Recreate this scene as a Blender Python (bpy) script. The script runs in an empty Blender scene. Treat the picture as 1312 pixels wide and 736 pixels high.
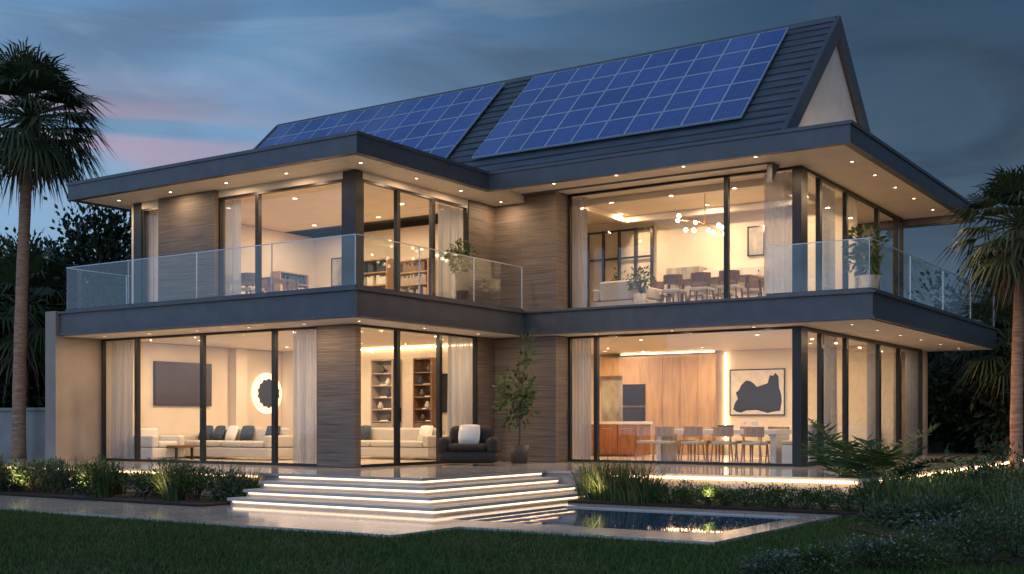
import bpy, math, random
import numpy as np
from mathutils import Matrix, Vector
random.seed(7); RNG=np.random.default_rng(11)
D=bpy.data; col=bpy.context.scene.collection
R=math.radians
F=1497.0; TH=math.atan2(.553,.833); CT,ST=math.cos(TH),math.sin(TH); EYE=.96
def ray(px): s=(px-656)/F; return (CT*s-ST, ST*s+CT)
def AX(px,b): d=ray(px); return d[0]*b/d[1]      # x of the point seen on the plane y=b
def BY(px,a): d=ray(px); return d[1]*a/d[0]      # y of the point seen on the plane x=a
def W(px,dist): d=ray(px); return d[0]*dist,d[1]*dist
ORD=['first','second','third','fourth','fifth','sixth','seventh','eighth','ninth','tenth','eleventh','twelfth','thirteenth','fourteenth','fifteenth','sixteenth','seventeenth','eighteenth']
# ------------------------------------------------------------ materials
def nodes(name):
    m=D.materials.new(name); m.use_nodes=True; nt=m.node_tree
    return m,nt,nt.nodes['Principled BSDF'],nt.nodes['Material Output']
def M(name,c,rough=.5,metal=0,var=.12,scale=4,bump=0,stretch=(1,1,1),spec=.5,bscale=None,detail=5):
    m,nt,p,o=nodes(name); N=nt.nodes.new; L=nt.links.new
    p.inputs['Roughness'].default_value=rough; p.inputs['Metallic'].default_value=metal
    p.inputs['Specular IOR Level'].default_value=spec
    tc=N('ShaderNodeTexCoord'); mp=N('ShaderNodeMapping'); mp.inputs['Scale'].default_value=stretch
    L(tc.outputs['Object'],mp.inputs[0])
    n=N('ShaderNodeTexNoise'); n.inputs['Scale'].default_value=scale; n.inputs['Detail'].default_value=detail
    L(mp.outputs[0],n.inputs['Vector'])
    r=N('ShaderNodeValToRGB'); r.color_ramp.elements[0].position=.3; r.color_ramp.elements[1].position=.7
    r.color_ramp.elements[0].color=[max(0,x*(1-var)) for x in c]+[1]; r.color_ramp.elements[1].color=[min(1,x*(1+var)) for x in c]+[1]
    L(n.outputs['Fac'],r.inputs[0]); L(r.outputs[0],p.inputs['Base Color'])
    if bump:
        b=N('ShaderNodeBump'); b.inputs['Strength'].default_value=bump; b.inputs['Distance'].default_value=.02
        n2=N('ShaderNodeTexNoise'); n2.inputs['Scale'].default_value=bscale or scale*4; n2.inputs['Detail'].default_value=6
        L(mp.outputs[0],n2.inputs['Vector']); L(n2.outputs['Fac'],b.inputs['Height']); L(b.outputs[0],p.inputs['Normal'])
    return m
def emis(name,c,s,sample=True):
    m,nt,p,o=nodes(name); p.inputs['Base Color'].default_value=(*c,1)
    p.inputs['Emission Color'].default_value=(*c,1); p.inputs['Emission Strength'].default_value=s
    if not sample: m.cycles.emission_sampling='NONE'
    return m
def leafmat(name,c1,c2,rough=.5):
    m,nt,p,o=nodes(name); N=nt.nodes.new; L=nt.links.new
    g=N('ShaderNodeNewGeometry'); r=N('ShaderNodeValToRGB'); r.color_ramp.elements[0].color=(*c1,1); r.color_ramp.elements[1].color=(*c2,1)
    L(g.outputs['Random Per Island'],r.inputs[0]); L(r.outputs[0],p.inputs['Base Color']); p.inputs['Roughness'].default_value=rough
    p.inputs['Specular IOR Level'].default_value=.3
    return m
def glassmat(name,f0,f1,tint=(1,1,1)):
    m,nt,p,o=nodes(name); N=nt.nodes.new; L=nt.links.new; nt.nodes.remove(p)
    t=N('ShaderNodeBsdfTransparent'); t.inputs[0].default_value=(*tint,1)
    g=N('ShaderNodeBsdfGlossy'); g.inputs['Roughness'].default_value=.012; g.inputs[0].default_value=(.9,.95,1,1)
    lw=N('ShaderNodeLayerWeight'); lw.inputs[0].default_value=.5
    pw=N('ShaderNodeMath'); pw.operation='POWER'; pw.inputs[1].default_value=5; L(lw.outputs['Facing'],pw.inputs[0])
    a=N('ShaderNodeMath'); a.operation='MULTIPLY_ADD'; a.inputs[1].default_value=f1; a.inputs[2].default_value=f0; L(pw.outputs[0],a.inputs[0])
    tc=N('ShaderNodeTexCoord'); n=N('ShaderNodeTexNoise'); n.inputs['Scale'].default_value=.8; L(tc.outputs['Object'],n.inputs['Vector'])
    b=N('ShaderNodeBump'); b.inputs['Strength'].default_value=.05; b.inputs['Distance'].default_value=.02; L(n.outputs['Fac'],b.inputs['Height']); L(b.outputs[0],g.inputs['Normal'])
    mx=N('ShaderNodeMixShader'); L(a.outputs[0],mx.inputs[0]); L(t.outputs[0],mx.inputs[1]); L(g.outputs[0],mx.inputs[2]); L(mx.outputs[0],o.inputs[0])
    return m
def stonemat():
    m,nt,p,o=nodes('stone_cladding'); N=nt.nodes.new; L=nt.links.new
    tc=N('ShaderNodeTexCoord'); s=N('ShaderNodeSeparateXYZ'); L(tc.outputs['Object'],s.inputs[0])
    ad=N('ShaderNodeMath'); L(s.outputs[0],ad.inputs[0]); L(s.outputs[1],ad.inputs[1])
    c=N('ShaderNodeCombineXYZ'); L(ad.outputs[0],c.inputs[0]); L(s.outputs[2],c.inputs[1])
    br=N('ShaderNodeTexBrick'); br.inputs['Scale'].default_value=1; br.inputs['Brick Width'].default_value=2.3; br.inputs['Row Height'].default_value=.30
    br.inputs['Mortar Size'].default_value=.004; br.inputs['Color1'].default_value=(.165,.132,.112,1); br.inputs['Color2'].default_value=(.135,.110,.096,1); br.inputs['Mortar'].default_value=(.075,.06,.052,1)
    L(c.outputs[0],br.inputs['Vector'])
    mp=N('ShaderNodeMapping'); mp.inputs['Scale'].default_value=(.5,24,1); L(c.outputs[0],mp.inputs[0])
    n=N('ShaderNodeTexNoise'); n.inputs['Scale'].default_value=2.0; n.inputs['Detail'].default_value=9; n.inputs['Distortion'].default_value=.3; L(mp.outputs[0],n.inputs['Vector'])
    mx=N('ShaderNodeMix'); mx.data_type='RGBA'; mx.blend_type='OVERLAY'; mx.inputs[0].default_value=.6; L(br.outputs[0],mx.inputs[6])
    r=N('ShaderNodeValToRGB'); r.color_ramp.elements[0].position=.25; r.color_ramp.elements[1].position=.75; L(n.outputs['Fac'],r.inputs[0]); L(r.outputs[0],mx.inputs[7])
    L(mx.outputs[2],p.inputs['Base Color']); p.inputs['Roughness'].default_value=.6
    b=N('ShaderNodeBump'); b.inputs['Strength'].default_value=.15; b.inputs['Distance'].default_value=.005; L(n.outputs['Fac'],b.inputs['Height']); L(b.outputs[0],p.inputs['Normal'])
    return m
def pavemat(name,c,rough,tile=(1.2,.6)):
    m,nt,p,o=nodes(name); N=nt.nodes.new; L=nt.links.new
    tc=N('ShaderNodeTexCoord')
    br=N('ShaderNodeTexBrick'); br.inputs['Scale'].default_value=1; br.inputs['Brick Width'].default_value=tile[0]; br.inputs['Row Height'].default_value=tile[1]
    br.inputs['Mortar Size'].default_value=.005; br.inputs['Color1'].default_value=(*c,1); br.inputs['Color2'].default_value=(*[x*.92 for x in c],1); br.inputs['Mortar'].default_value=(*[x*.5 for x in c],1)
    L(tc.outputs['Object'],br.inputs['Vector'])
    n=N('ShaderNodeTexNoise'); n.inputs['Scale'].default_value=1.2; n.inputs['Detail'].default_value=5; L(tc.outputs['Object'],n.inputs['Vector'])
    mx=N('ShaderNodeMix'); mx.data_type='RGBA'; mx.blend_type='OVERLAY'; mx.inputs[0].default_value=.18; L(br.outputs[0],mx.inputs[6]); L(n.outputs['Fac'],mx.inputs[7])
    L(mx.outputs[2],p.inputs['Base Color'])
    mr=N('ShaderNodeMapRange'); mr.inputs[3].default_value=rough*.75; mr.inputs[4].default_value=rough*1.3; L(n.outputs['Fac'],mr.inputs[0]); L(mr.outputs[0],p.inputs['Roughness'])
    return m
def solarmat():
    m,nt,p,o=nodes('solar_cells'); N=nt.nodes.new; L=nt.links.new
    tc=N('ShaderNodeTexCoord')
    br=N('ShaderNodeTexBrick'); br.offset=0; br.inputs['Scale'].default_value=1; br.inputs['Brick Width'].default_value=.1185; br.inputs['Row Height'].default_value=.1142
    br.inputs['Mortar Size'].default_value=.0035; br.inputs['Mortar Smooth'].default_value=.3; br.inputs['Color1'].default_value=(.030,.068,.26,1); br.inputs['Color2'].default_value=(.045,.095,.34,1); br.inputs['Mortar'].default_value=(.16,.24,.46,1)
    oi=N('ShaderNodeObjectInfo'); hs=N('ShaderNodeHueSaturation'); mr=N('ShaderNodeMapRange'); mr.inputs[3].default_value=.85; mr.inputs[4].default_value=1.2; L(oi.outputs['Random'],mr.inputs[0]); L(mr.outputs[0],hs.inputs['Value'])
    L(tc.outputs['Object'],br.inputs['Vector']); L(br.outputs[0],hs.inputs['Color']); L(hs.outputs[0],p.inputs['Base Color'])
    p.inputs['Roughness'].default_value=.35; p.inputs['Specular IOR Level'].default_value=.6; p.inputs['Coat Weight'].default_value=.8; p.inputs['Coat Roughness'].default_value=.05
    return m
def curtainmat():
    m,nt,p,o=nodes('sheer_curtain'); N=nt.nodes.new; L=nt.links.new; nt.nodes.remove(p)
    d=N('ShaderNodeBsdfDiffuse'); d.inputs[0].default_value=(.50,.53,.60,1); t=N('ShaderNodeBsdfTranslucent'); t.inputs[0].default_value=(.38,.40,.46,1)
    tr=N('ShaderNodeBsdfTransparent'); m1=N('ShaderNodeMixShader'); m1.inputs[0].default_value=.4; m2=N('ShaderNodeMixShader'); m2.inputs[0].default_value=.24
    L(d.outputs[0],m1.inputs[1]); L(t.outputs[0],m1.inputs[2]); L(m1.outputs[0],m2.inputs[1]); L(tr.outputs[0],m2.inputs[2]); L(m2.outputs[0],o.inputs[0]); return m
def watermat():
    m,nt,p,o=nodes('pool_water'); N=nt.nodes.new; L=nt.links.new
    tc=N('ShaderNodeTexCoord')
    br=N('ShaderNodeTexBrick'); br.offset=0; br.inputs['Scale'].default_value=1; br.inputs['Brick Width'].default_value=.3; br.inputs['Row Height'].default_value=.3; br.inputs['Mortar Size'].default_value=.008
    br.inputs['Color1'].default_value=(.025,.075,.17,1); br.inputs['Color2'].default_value=(.03,.085,.19,1); br.inputs['Mortar'].default_value=(.05,.11,.21,1); L(tc.outputs['Object'],br.inputs['Vector']); L(br.outputs[0],p.inputs['Base Color'])
    p.inputs['Roughness'].default_value=.02; p.inputs['IOR'].default_value=1.75
    n=N('ShaderNodeTexNoise'); n.inputs['Scale'].default_value=3.0; n.inputs['Detail'].default_value=3; L(tc.outputs['Object'],n.inputs['Vector'])
    b=N('ShaderNodeBump'); b.inputs['Strength'].default_value=.04; b.inputs['Distance'].default_value=.02; L(n.outputs['Fac'],b.inputs['Height']); L(b.outputs[0],p.inputs['Normal']); return m
MT=dict(
 char=M('charcoal_metal',(.105,.11,.125),.42,.25,.12,3,.05),
 frame=M('window_frame_metal',(.025,.027,.03),.35,.3,.1,6),
 roof=M('roof_boards',(.10,.11,.125),.5,.1,.25,2,.15,(.6,3,3)),
 soffit=M('soffit_render',(.70,.62,.53),.6,0,.05,2,.03),
 plaster=M('warm_plaster',(.70,.62,.52),.7,0,.05,1.5,.03),
 render=M('beige_render',(.33,.275,.235),.8,0,.12,1.5,.15),
 gable=M('gable_render',(.80,.72,.69),.8,0,.06,2,.05),
 stone=stonemat(),
 deck=pavemat('polished_travertine',(.48,.45,.42),.10),
 coping=pavemat('travertine_coping',(.55,.52,.49),.12,(.9,.9)),
 step=M('step_travertine',(.52,.48,.44),.5,0,.08,3,.03,(.5,.5,3)),
 floor=pavemat('interior_stone_floor',(.55,.49,.42),.2,(.9,.9)),
 glass=glassmat('window_glass',.035,.7), bglass=glassmat('balustrade_glass',.055,.7,(.95,.975,.975)),
 curtain=curtainmat(), water=watermat(), solar=solarmat(),
 alu=M('panel_frame_aluminium',(.60,.66,.76),.35,.4,.05),
 oak=M('oak_veneer',(.46,.30,.165),.45,0,.16,2.5,.03,(6,6,.7)),
 walnut=M('walnut_wood',(.16,.085,.045),.4,0,.3,3,.04,(6,6,1)), cherry=M('reddish_wood',(.28,.11,.055),.4,0,.3,3,.04,(6,6,1)),
 fabric=M('light_fabric',(.52,.49,.45),.9,0,.08,30,.2), navy=M('dark_blue_fabric',(.035,.05,.08),.9,0,.15,25,.2),
 dark=M('dark_woven_fabric',(.035,.028,.024),.85,0,.2,20,.3), white=M('white_lacquer',(.7,.68,.65),.3,0,.03),
 black=M('black_gloss',(.012,.01,.010),.12,0,.1), tvs=M('dark_screen',(.05,.03,.022),.35,0,.15), ink=M('black_ink',(.015,.015,.017),.8,0,.2), canvas=M('canvas',(.66,.63,.58),.9,0,.12,5),
 marble=M('veined_marble',(.38,.36,.33),.2,0,.5,3,0,(1,1,.5)), brass=M('brass',(.6,.4,.16),.3,1,.1), steel=M('oven_steel',(.12,.12,.12),.25,.8,.1),
 terracotta=M('dark_pot_glaze',(.06,.05,.045),.5,0,.2,8,.1), palepot=M('pale_pot',(.5,.47,.43),.7,0,.1,8,.1),
 soil=M('soil',(.035,.025,.018),.95,0,.4,12,.8), lawn=M('lawn_ground',(.03,.055,.012),.95,0,.5,3,.6),
 bark=M('bark',(.10,.07,.05),.9,0,.35,6,.9,(1,1,4)), palmbark=M('palm_bark',(.48,.26,.16),.9,0,.4,4,1,(1,1,6)),
 led=emis('warm_led',(1,.70,.44),2.6), ledbed=emis('bed_led',(1,.64,.32),8), leddim=emis('dim_bed_led',(1,.64,.32),3), ledin=emis('cove_led',(1,.70,.40),9), lens=emis('downlight_lens',(1,.78,.5),12,False), bulb=emis('glowing_globe',(1,.8,.55),10,False),
 glow=emis('lamp_backlight',(1,.78,.5),1.3,False), chairwood=M('chair_wood',(.40,.24,.13),.4,0,.2,3,.03,(5,5,1)),
 trim=M('downlight_trim',(.6,.58,.55),.4,.3,.05), wall=M('garden_wall_render',(.34,.31,.29),.85,0,.15,2,.2),
 grass=leafmat('grass_blades',(.03,.065,.010),(.085,.15,.028)), leaf=leafmat('shrub_leaves',(.03,.06,.015),(.10,.16,.04)),
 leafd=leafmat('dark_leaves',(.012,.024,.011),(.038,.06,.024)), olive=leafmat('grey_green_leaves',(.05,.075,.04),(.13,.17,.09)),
 reed=leafmat('reed_blades',(.045,.07,.02),(.15,.19,.06)), palm=leafmat('palm_fronds',(.035,.05,.02),(.09,.115,.045)),
 skirt=leafmat('dead_fronds',(.11,.065,.04),(.28,.18,.12)), petal=leafmat('pale_petals',(.30,.28,.36),(.5,.48,.55)),
)
# ------------------------------------------------------------ mesh helpers
class MB:
    def __init__(s): s.v=[]; s.f=[]
    def add(s,v,f): o=len(s.v); s.v+=[tuple(p) for p in v]; s.f+=[tuple(i+o for i in q) for q in f]; return s
    def box(s,x0,x1,y0,y1,z0,z1):
        x0,x1=sorted((x0,x1)); y0,y1=sorted((y0,y1)); z0,z1=sorted((z0,z1))
        v=[(x,y,z) for z in (z0,z1) for x,y in ((x0,y0),(x1,y0),(x1,y1),(x0,y1))]
        return s.add(v,[(3,2,1,0),(4,5,6,7),(0,1,5,4),(1,2,6,5),(2,3,7,6),(3,0,4,7)])
    def prism(s,o,z0,z1):
        n=len(o); return s.add([(x,y,z0) for x,y in o]+[(x,y,z1) for x,y in o],[tuple(range(n-1,-1,-1)),tuple(range(n,2*n))]+[(i,(i+1)%n,n+(i+1)%n,n+i) for i in range(n)])
    def tube(s,pts,rad,n=8,cap=True):
        pts=[Vector(p) for p in pts]; k=len(pts)
        if not hasattr(rad,'__len__'): rad=[rad]*k
        v=[]
        for i,p in enumerate(pts):
            d=(pts[min(i+1,k-1)]-pts[max(i-1,0)]).normalized(); u=d.cross(Vector((1,0,0)) if abs(d.x)<.9 else Vector((0,1,0))).normalized(); w=d.cross(u)
            v+=[p+rad[i]*(math.cos(2*math.pi*j/n)*u+math.sin(2*math.pi*j/n)*w) for j in range(n)]
        f=[(i*n+j,i*n+(j+1)%n,(i+1)*n+(j+1)%n,(i+1)*n+j) for i in range(k-1) for j in range(n)]
        if cap: f+=[tuple(range(n-1,-1,-1)),tuple(range((k-1)*n,k*n))]
        return s.add(v,f)
    def lathe(s,prof,cx=0,cy=0,n=20):
        v=[(cx+r*math.cos(2*math.pi*j/n),cy+r*math.sin(2*math.pi*j/n),z) for r,z in prof for j in range(n)]
        k=len(prof); f=[(i*n+j,i*n+(j+1)%n,(i+1)*n+(j+1)%n,(i+1)*n+j) for i in range(k-1) for j in range(n)]+[tuple(range(n-1,-1,-1)),tuple(range((k-1)*n,k*n))]
        return s.add(v,f)
    def sphere(s,c,r,n=10,m=7,sz=1):
        pr=[(max(.001,r*math.sin(math.pi*i/m)),c[2]-r*sz*math.cos(math.pi*i/m)) for i in range(m+1)]
        return s.lathe(pr,c[0],c[1],n)
    def build(s,name,mat,parent=None,bevel=0,smooth=False):
        me=D.meshes.new(name); me.from_pydata(s.v,[],s.f); me.update()
        return link(name,me,mat,parent,bevel,smooth)
def link(name,me,mat,parent=None,bevel=0,smooth=False):
    o=D.objects.new(name,me); col.objects.link(o); me.materials.append(MT[mat])
    if smooth: me.polygons.foreach_set('use_smooth',[True]*len(me.polygons))
    if parent:
        o.parent=parent
        if parent.get('worldkids'): o.matrix_parent_inverse=Matrix.Translation(-Vector(parent.location))
    if bevel:
        b=o.modifiers.new('bevel','BEVEL'); b.width=bevel; b.segments=3; b.limit_method='ANGLE'
        me.polygons.foreach_set('use_smooth',[True]*len(me.polygons))
        w=o.modifiers.new('wn','WEIGHTED_NORMAL')
    return o
def tag(o,label,cat,group=None,kind=None):
    if label: o['label']=label
    if cat: o['category']=cat
    if group: o['group']=group
    if kind: o['kind']=kind
    return o
def thing(name,label,cat,loc=(0,0,0),rz=0,group=None,world=False):
    o=D.objects.new(name,None); col.objects.link(o); o.location=loc; o.rotation_euler=(0,0,rz); o.empty_display_size=.2
    if world: o['worldkids']=1
    return tag(o,label,cat,group)
def struct(name,mb,mat,**k): o=mb.build(name,mat,**k); o['kind']='structure'; return o
def dup(root,loc,rz,label=None,group=None):
    r=root.copy(); col.objects.link(r); r.location=loc; r.rotation_euler=(0,0,rz)
    if label: r['label']=label
    if group: r['group']=group
    for ch in list(root.children):
        c=ch.copy(); col.objects.link(c); c.parent=r
        for g in list(ch.children):
            d=g.copy(); col.objects.link(d); d.parent=c
    return r
def leaves(cen,dirs,Ln,Wd,name,mat,parent):
    n=len(cen); t=dirs/np.maximum(np.linalg.norm(dirs,axis=1,keepdims=True),1e-6); r=RNG.normal(size=(n,3)); s=np.cross(t,r); s/=np.maximum(np.linalg.norm(s,axis=1,keepdims=True),1e-6)
    L=(Ln*RNG.uniform(.6,1.3,(n,1))); w=Wd*RNG.uniform(.7,1.2,(n,1)); nn=np.cross(t,s)
    v=np.stack([cen,cen+.45*L*t+.5*w*s,cen+L*t-nn*L*.12,cen+.45*L*t-.5*w*s],1).reshape(-1,3)
    f=np.arange(4*n).reshape(-1,4)
    me=D.meshes.new(name); me.from_pydata(v.tolist(),[],f.tolist()); me.update(); return link(name,me,mat,parent)
def cloud(rx,ry,rz,cz,n,k,spread):
    c=RNG.normal(size=(k,3)); c/=np.linalg.norm(c,axis=1,keepdims=True); c*=RNG.uniform(.35,.95,(k,1))
    idx=RNG.integers(0,k,n); g=np.clip(RNG.normal(size=(n,3)),-1.7,1.7); p=c[idx]+g*spread*RNG.uniform(.6,1.2,(k,1))[idx]
    d=p-c[idx]*.6+RNG.normal(size=(n,3))*.2
    return p*np.array([rx,ry,rz])+np.array([0,0,cz]),d,c*np.array([rx,ry,rz])+np.array([0,0,cz])
def shrub(loc,r,h,n,size,mat,name,label,cat='shrub',group=None,k=14,flowers=0):
    t=thing(name,label,cat,loc,0,group); p,d,c=cloud(r,r,h*.5,h*.5,n,k,.25); p[:,2]=np.abs(p[:,2]); d[:,2]+=.3
    leaves(p,d,size,size*.42,'foliage',mat,t)
    m=MB()
    for q in c[:7]: m.tube([(0,0,-.02),(q[0]*.5,q[1]*.5,q[2]*.55),tuple(q*.9)],[.018,.012,.005],5)
    m.build('stem','bark',t)
    if flowers:
        i=RNG.integers(0,len(p),flowers); q=p[i]*1.06; q[:,2]+=.04; q=q[q[:,2]>h*.35]
        cc=np.repeat(q,5,0); dd=RNG.normal(size=cc.shape); dd[:,2]=np.abs(dd[:,2])
        leaves(cc,dd,.020,.016,'blossom','petal',t)
    return t
def blades(n,h,spread,lean,w,mat,name,parent,z=0):
    m=MB()
    for i in range(n):
        a=random.uniform(0,6.283); r=spread*random.random()**.5*.35; L=h*random.uniform(.6,1.1); ln=lean*random.uniform(.2,1)*L
        bx,by=r*math.cos(a),r*math.sin(a); a2=a+random.uniform(-.6,.6); dx,dy=math.cos(a2),math.sin(a2); px,py=-dy*w/2,dx*w/2
        def P(t): return (bx+dx*ln*t**1.8,by+dy*ln*t**1.8,z+L*(t-.25*t*t*(ln/L)))
        v=[];ts=[0,.35,.7]
        for t in ts: p=P(t); s=1-.5*t; v+=[(p[0]-px*s,p[1]-py*s,p[2]),(p[0]+px*s,p[1]+py*s,p[2])]
        v.append(P(1)); m.add(v,[(0,1,3,2),(2,3,5,4),(4,5,6)])
    return m.build(name,mat,parent)
def tuft(loc,h,spread,n,mat,label,group=None,name='grass_clump',cat='ornamental grass',w=.018,lean=.6):
    t=thing(name,label,cat,loc,0,group); blades(n,h,spread,lean,w,mat,'blades',t)
    MB().lathe([(spread*.22,0),(spread*.18,.06),(.02,.1)],n=8).build('root_crown','bark',t); return t
def fan_palm(loc,h,r,label,lean=(0,0),n=46,tr=.2,seed=1):
    random.seed(seed); t=thing('palm_tree',label,'palm tree',loc)
    pts=[(lean[0]*(i/12)**2,lean[1]*(i/12)**2,h*i/12) for i in range(13)]
    MB().tube(pts,[tr*1.35]+[tr*(1-.025*i)*(1+.06*(i%2)) for i in range(1,13)],12).build('trunk','palmbark',t,smooth=True)
    top=Vector(pts[-1]); m=MB(); ms=MB()
    def frond(m,az,el,L,nl,wf,droop):
        d=Vector((math.cos(az)*math.cos(el),math.sin(az)*math.cos(el),math.sin(el))); side=Vector((-math.sin(az),math.cos(az),0)); up=side.cross(d)*-1
        def Q(s): return top+d*(L*s)+Vector((0,0,-droop*L*s*s))
        hub=Q(.5); m.tube([top,Q(.25),hub],[.03,.022,.015],4,False)
        for j in range(nl):
            an=(j/(nl-1)-.5)*2.5; dd=(d*math.cos(an)+side*math.sin(an)).normalized(); LL=L*.58*(1-.25*abs(an)/1.25)*random.uniform(.8,1.15)
            pw=dd.cross(up).normalized()*wf; mid=hub+dd*LL*.55+Vector((0,0,-droop*LL*.15)); tip=hub+dd*LL+Vector((0,0,-(droop*.6+.3)*LL*random.uniform(.6,1.3)))
            m.add([hub-pw*.3,hub+pw*.3,mid+pw,mid-pw,tip],[(0,1,2,3),(3,2,4)])
    for i in range(n):
        az=i*2.39996; el=R(82-125*(i/n)**.9+random.uniform(-6,6)); frond(m,az,el,r*random.uniform(.85,1.15),19,.024*r/1.6,.18+.25*(i/n))
    m.build('crown','palm',t)
    for i in range(36): frond(ms,i*2.4,R(-42-42*random.random()),r*random.uniform(.5,.95),9,.03,.25)
    ms.build('dead_frond_skirt','skirt',t); return t
def tree(loc,h,r,n,size,mat,label,group,k=30,name='leafy_tree'):
    t=thing(name,label,'tree',loc,0,group); cz=h*.6; p,d,c=cloud(r,r,h*.40,cz,n,k,.17); leaves(p,d,size,size*.55,'crown',mat,t)
    m=MB(); m.tube([(0,0,0),(.1,.05,h*.3),(0,.1,h*.6)],[.28,.2,.1],9)
    for q in c[:14]: m.tube([(.08,.05,h*.28),tuple(Vector((q[0]*.45,q[1]*.45,(h*.28+q[2])*.55))),tuple(q)],[.1,.06,.02],5)
    m.build('trunk','bark',t); return t
def spot(parent,loc,rot,e,size=120,world=False):
    l=D.lights.new('uplight_lamp','SPOT'); l.energy=e; l.spot_size=R(size); l.spot_blend=.8; l.color=(1,.70,.40); l.shadow_soft_size=.03
    lo=D.objects.new('uplight_lamp',l); col.objects.link(lo); lo.parent=parent; lo.location=loc; lo.rotation_euler=rot
# ------------------------------------------------------------ setting
g=MB().box(-150,150,-60,220,-.7,-.56); struct('lawn',g,'lawn')
deck=MB()
deck.prism([(-27,15.54),(-12.14,15.54),(-12.14,19.5),(-5.8,19.5),(-5.8,36.5),(-27,36.5)],-.05,0); struct('terrace',deck,'deck')
struct('terrace_base',MB().prism([(-26.95,15.6),(-12.2,15.6),(-12.2,19.56),(-5.86,19.56),(-5.86,36.4),(-26.95,36.4)],-.555,-.052),'step')
for i in range(3):
    zt=-.39+.13*i; xa=-11-.38*i; yb=14.4+.38*i
    s=MB().prism([(-15.6,yb),(xa,yb),(xa,19.44),(xa-.5,19.44),(xa-.5,yb+.5),(-15.6,yb+.5)],zt-.05,zt)
    s.prism([(-15.58,yb+.07),(xa-.07,yb+.07),(xa-.07,19.43),(xa-.52,19.43),(xa-.52,yb+.52),(-15.58,yb+.52)],zt-.16,zt-.052)
    struct('step',s,'step')
nm=['lowest','second lowest','third lowest','topmost']
for i in range(4):
    zt=-.39+.13*i-.054; xa=-11-.38*i; yb=14.4+.38*i
    m=MB().box(-15.5,xa-.065,yb+.042,yb+.065,zt-.028,zt); m.box(xa-.065,xa-.042,yb+.042,19.4,zt-.028,zt)
    tag(m.build('light_strip','led'),f'warm glowing light strip under the edge of the {nm[i]} terrace step','light strip','light strips under the step edges')
p=MB()
for q in [(-30,-9.7,11.8,13.8),(-15.7,-10.9,13.8,14.6),(-9.7,-5.85,13.3,13.8),(-10.9,-5.85,13.8,14.2),(-10.9,-10.55,14.2,17.55),(-6.3,-5.85,14.2,17.55),(-10.9,-5.85,17.55,18.2)]: p.box(*q,-.6,-.52)
struct('pool_paving',p,'coping')
struct('pool_water',MB().box(-10.54,-6.31,14.21,17.54,-.558,-.545),'water')
struct('planting_bed',MB().box(-27,-15.62,13.85,15.53,-.57,-.48),'soil')
struct('planting_bed',MB().box(-10.9,-5.3,18.25,19.5,-.57,-.48),'soil')
struct('planting_bed',MB().prism([(-5.2,16.3),(-1.5,12.2),(6,12.2),(8,30),(-5.2,34)],-.57,-.53),'soil')
for (x0,x1,y0,y1,lb,mt_) in [(-26,-16.0,15.5,15.53,'dim warm light strip along the terrace edge behind the left planting bed','leddim'),(-10.8,-6.0,19.46,19.49,'warm glowing light strip along the terrace edge behind the hedge by the pool','ledbed'),(-5.79,-5.76,20,34,'warm glowing light strip along the far right side of the terrace','ledbed')]:
    tag(MB().box(x0,x1,y0,y1,-.09,-.052).build('light_strip',mt_),lb,'light strip')
gw=thing('garden_wall','low rendered garden wall left of the house','wall',(-30,20,-.56),world=True)
MB().box(-42,-24.62,19.2,19.45,-.56,1.25).build('wall_face','wall',gw); MB().box(-42,-24.63,19.15,19.5,1.252,1.33).build('coping','wall',gw)
# ------------------------------------------------------------ house
H=thing('modern_house','large modern two storey house with charcoal fascias, lit glass walls and pitched solar roof','house',(-16,24,0),world=True)
def hp(name,mb,mat,parent=H,**k): return mb.build(name,mat,parent,**k)
XL,YL=-15.95,18.22; XR,YR=-8.5,23.8
SL=[(-24.2,17.05),(-14.9,17.05),(-14.9,23.0),(-6.75,23.0),(-6.75,34.8),(-24.2,34.8)]
def inset(o,d):
    n=len(o); r=[]
    for i in range(n):
        p0,p1,p2=Vector(o[i-1]),Vector(o[i]),Vector(o[(i+1)%n]); e1=(p1-p0).normalized(); e2=(p2-p1).normalized()
        n1=Vector((-e1.y,e1.x)); n2=Vector((-e2.y,e2.x)); r.append(tuple(p1+d*(n1+n2)/(1+n1.dot(n2))))
    return r
hp('floor_slab',MB().prism(inset(SL,.04),3.02,3.49),'char')
fl=MB().prism(inset(SL,-.03),3.491,3.54); hp('slab_edge_flashing',fl,'char')
hp('slab_edge_flashing',MB().prism(SL,2.985,3.04),'char')
hp('soffit',MB().prism(inset(SL,.1),2.965,2.982),'soffit')
hp('balcony_floor',MB().prism(inset(SL,.05),3.541,3.55),'floor')
RL=[(-23.8,17.05),(-14.9,17.05),(-14.9,21.5),(-6.75,21.5),(-6.75,31.9),(-23.8,31.9)]
def ring(o,t,z0,z1):
    i=inset(o,t); m=MB(); n=len(o)
    for k in range(n):
        a,b=o[k],o[(k+1)%n]; c,d=i[(k+1)%n],i[k]
        m.add([(*a,z0),(*b,z0),(*c,z0),(*d,z0),(*a,z1),(*b,z1),(*c,z1),(*d,z1)],[(3,2,1,0),(4,5,6,7),(0,1,5,4),(2,3,7,6)])
    return m
hp('roof_fascia',ring(RL,.2,6.16,6.47),'char'); hp('roof_fascia',ring(inset(RL,-.03),.26,6.472,6.54),'char'); hp('roof_fascia',ring(inset(RL,-.01),.14,6.125,6.158),'char')
hp('flat_roof',MB().prism(inset(RL,.21),6.36,6.46),'roof')
hp('soffit',MB().box(-23.6,-15.1,17.25,23.24,6.14,6.16),'soffit')
hp('soffit',MB().prism([(-15.1,21.7),(-6.95,21.7),(-6.95,31.7),(-18.2,31.7),(-18.2,24.6),(-15.1,24.6)],6.335,6.355),'soffit')
hp('soffit',MB().box(-15.13,-15.09,21.3,23.245,6.142,6.355),'soffit')
hp('side_wall',MB().box(-24.6,-24.2,17.0,34.6,0,3.56),'render')
wl=MB()
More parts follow.
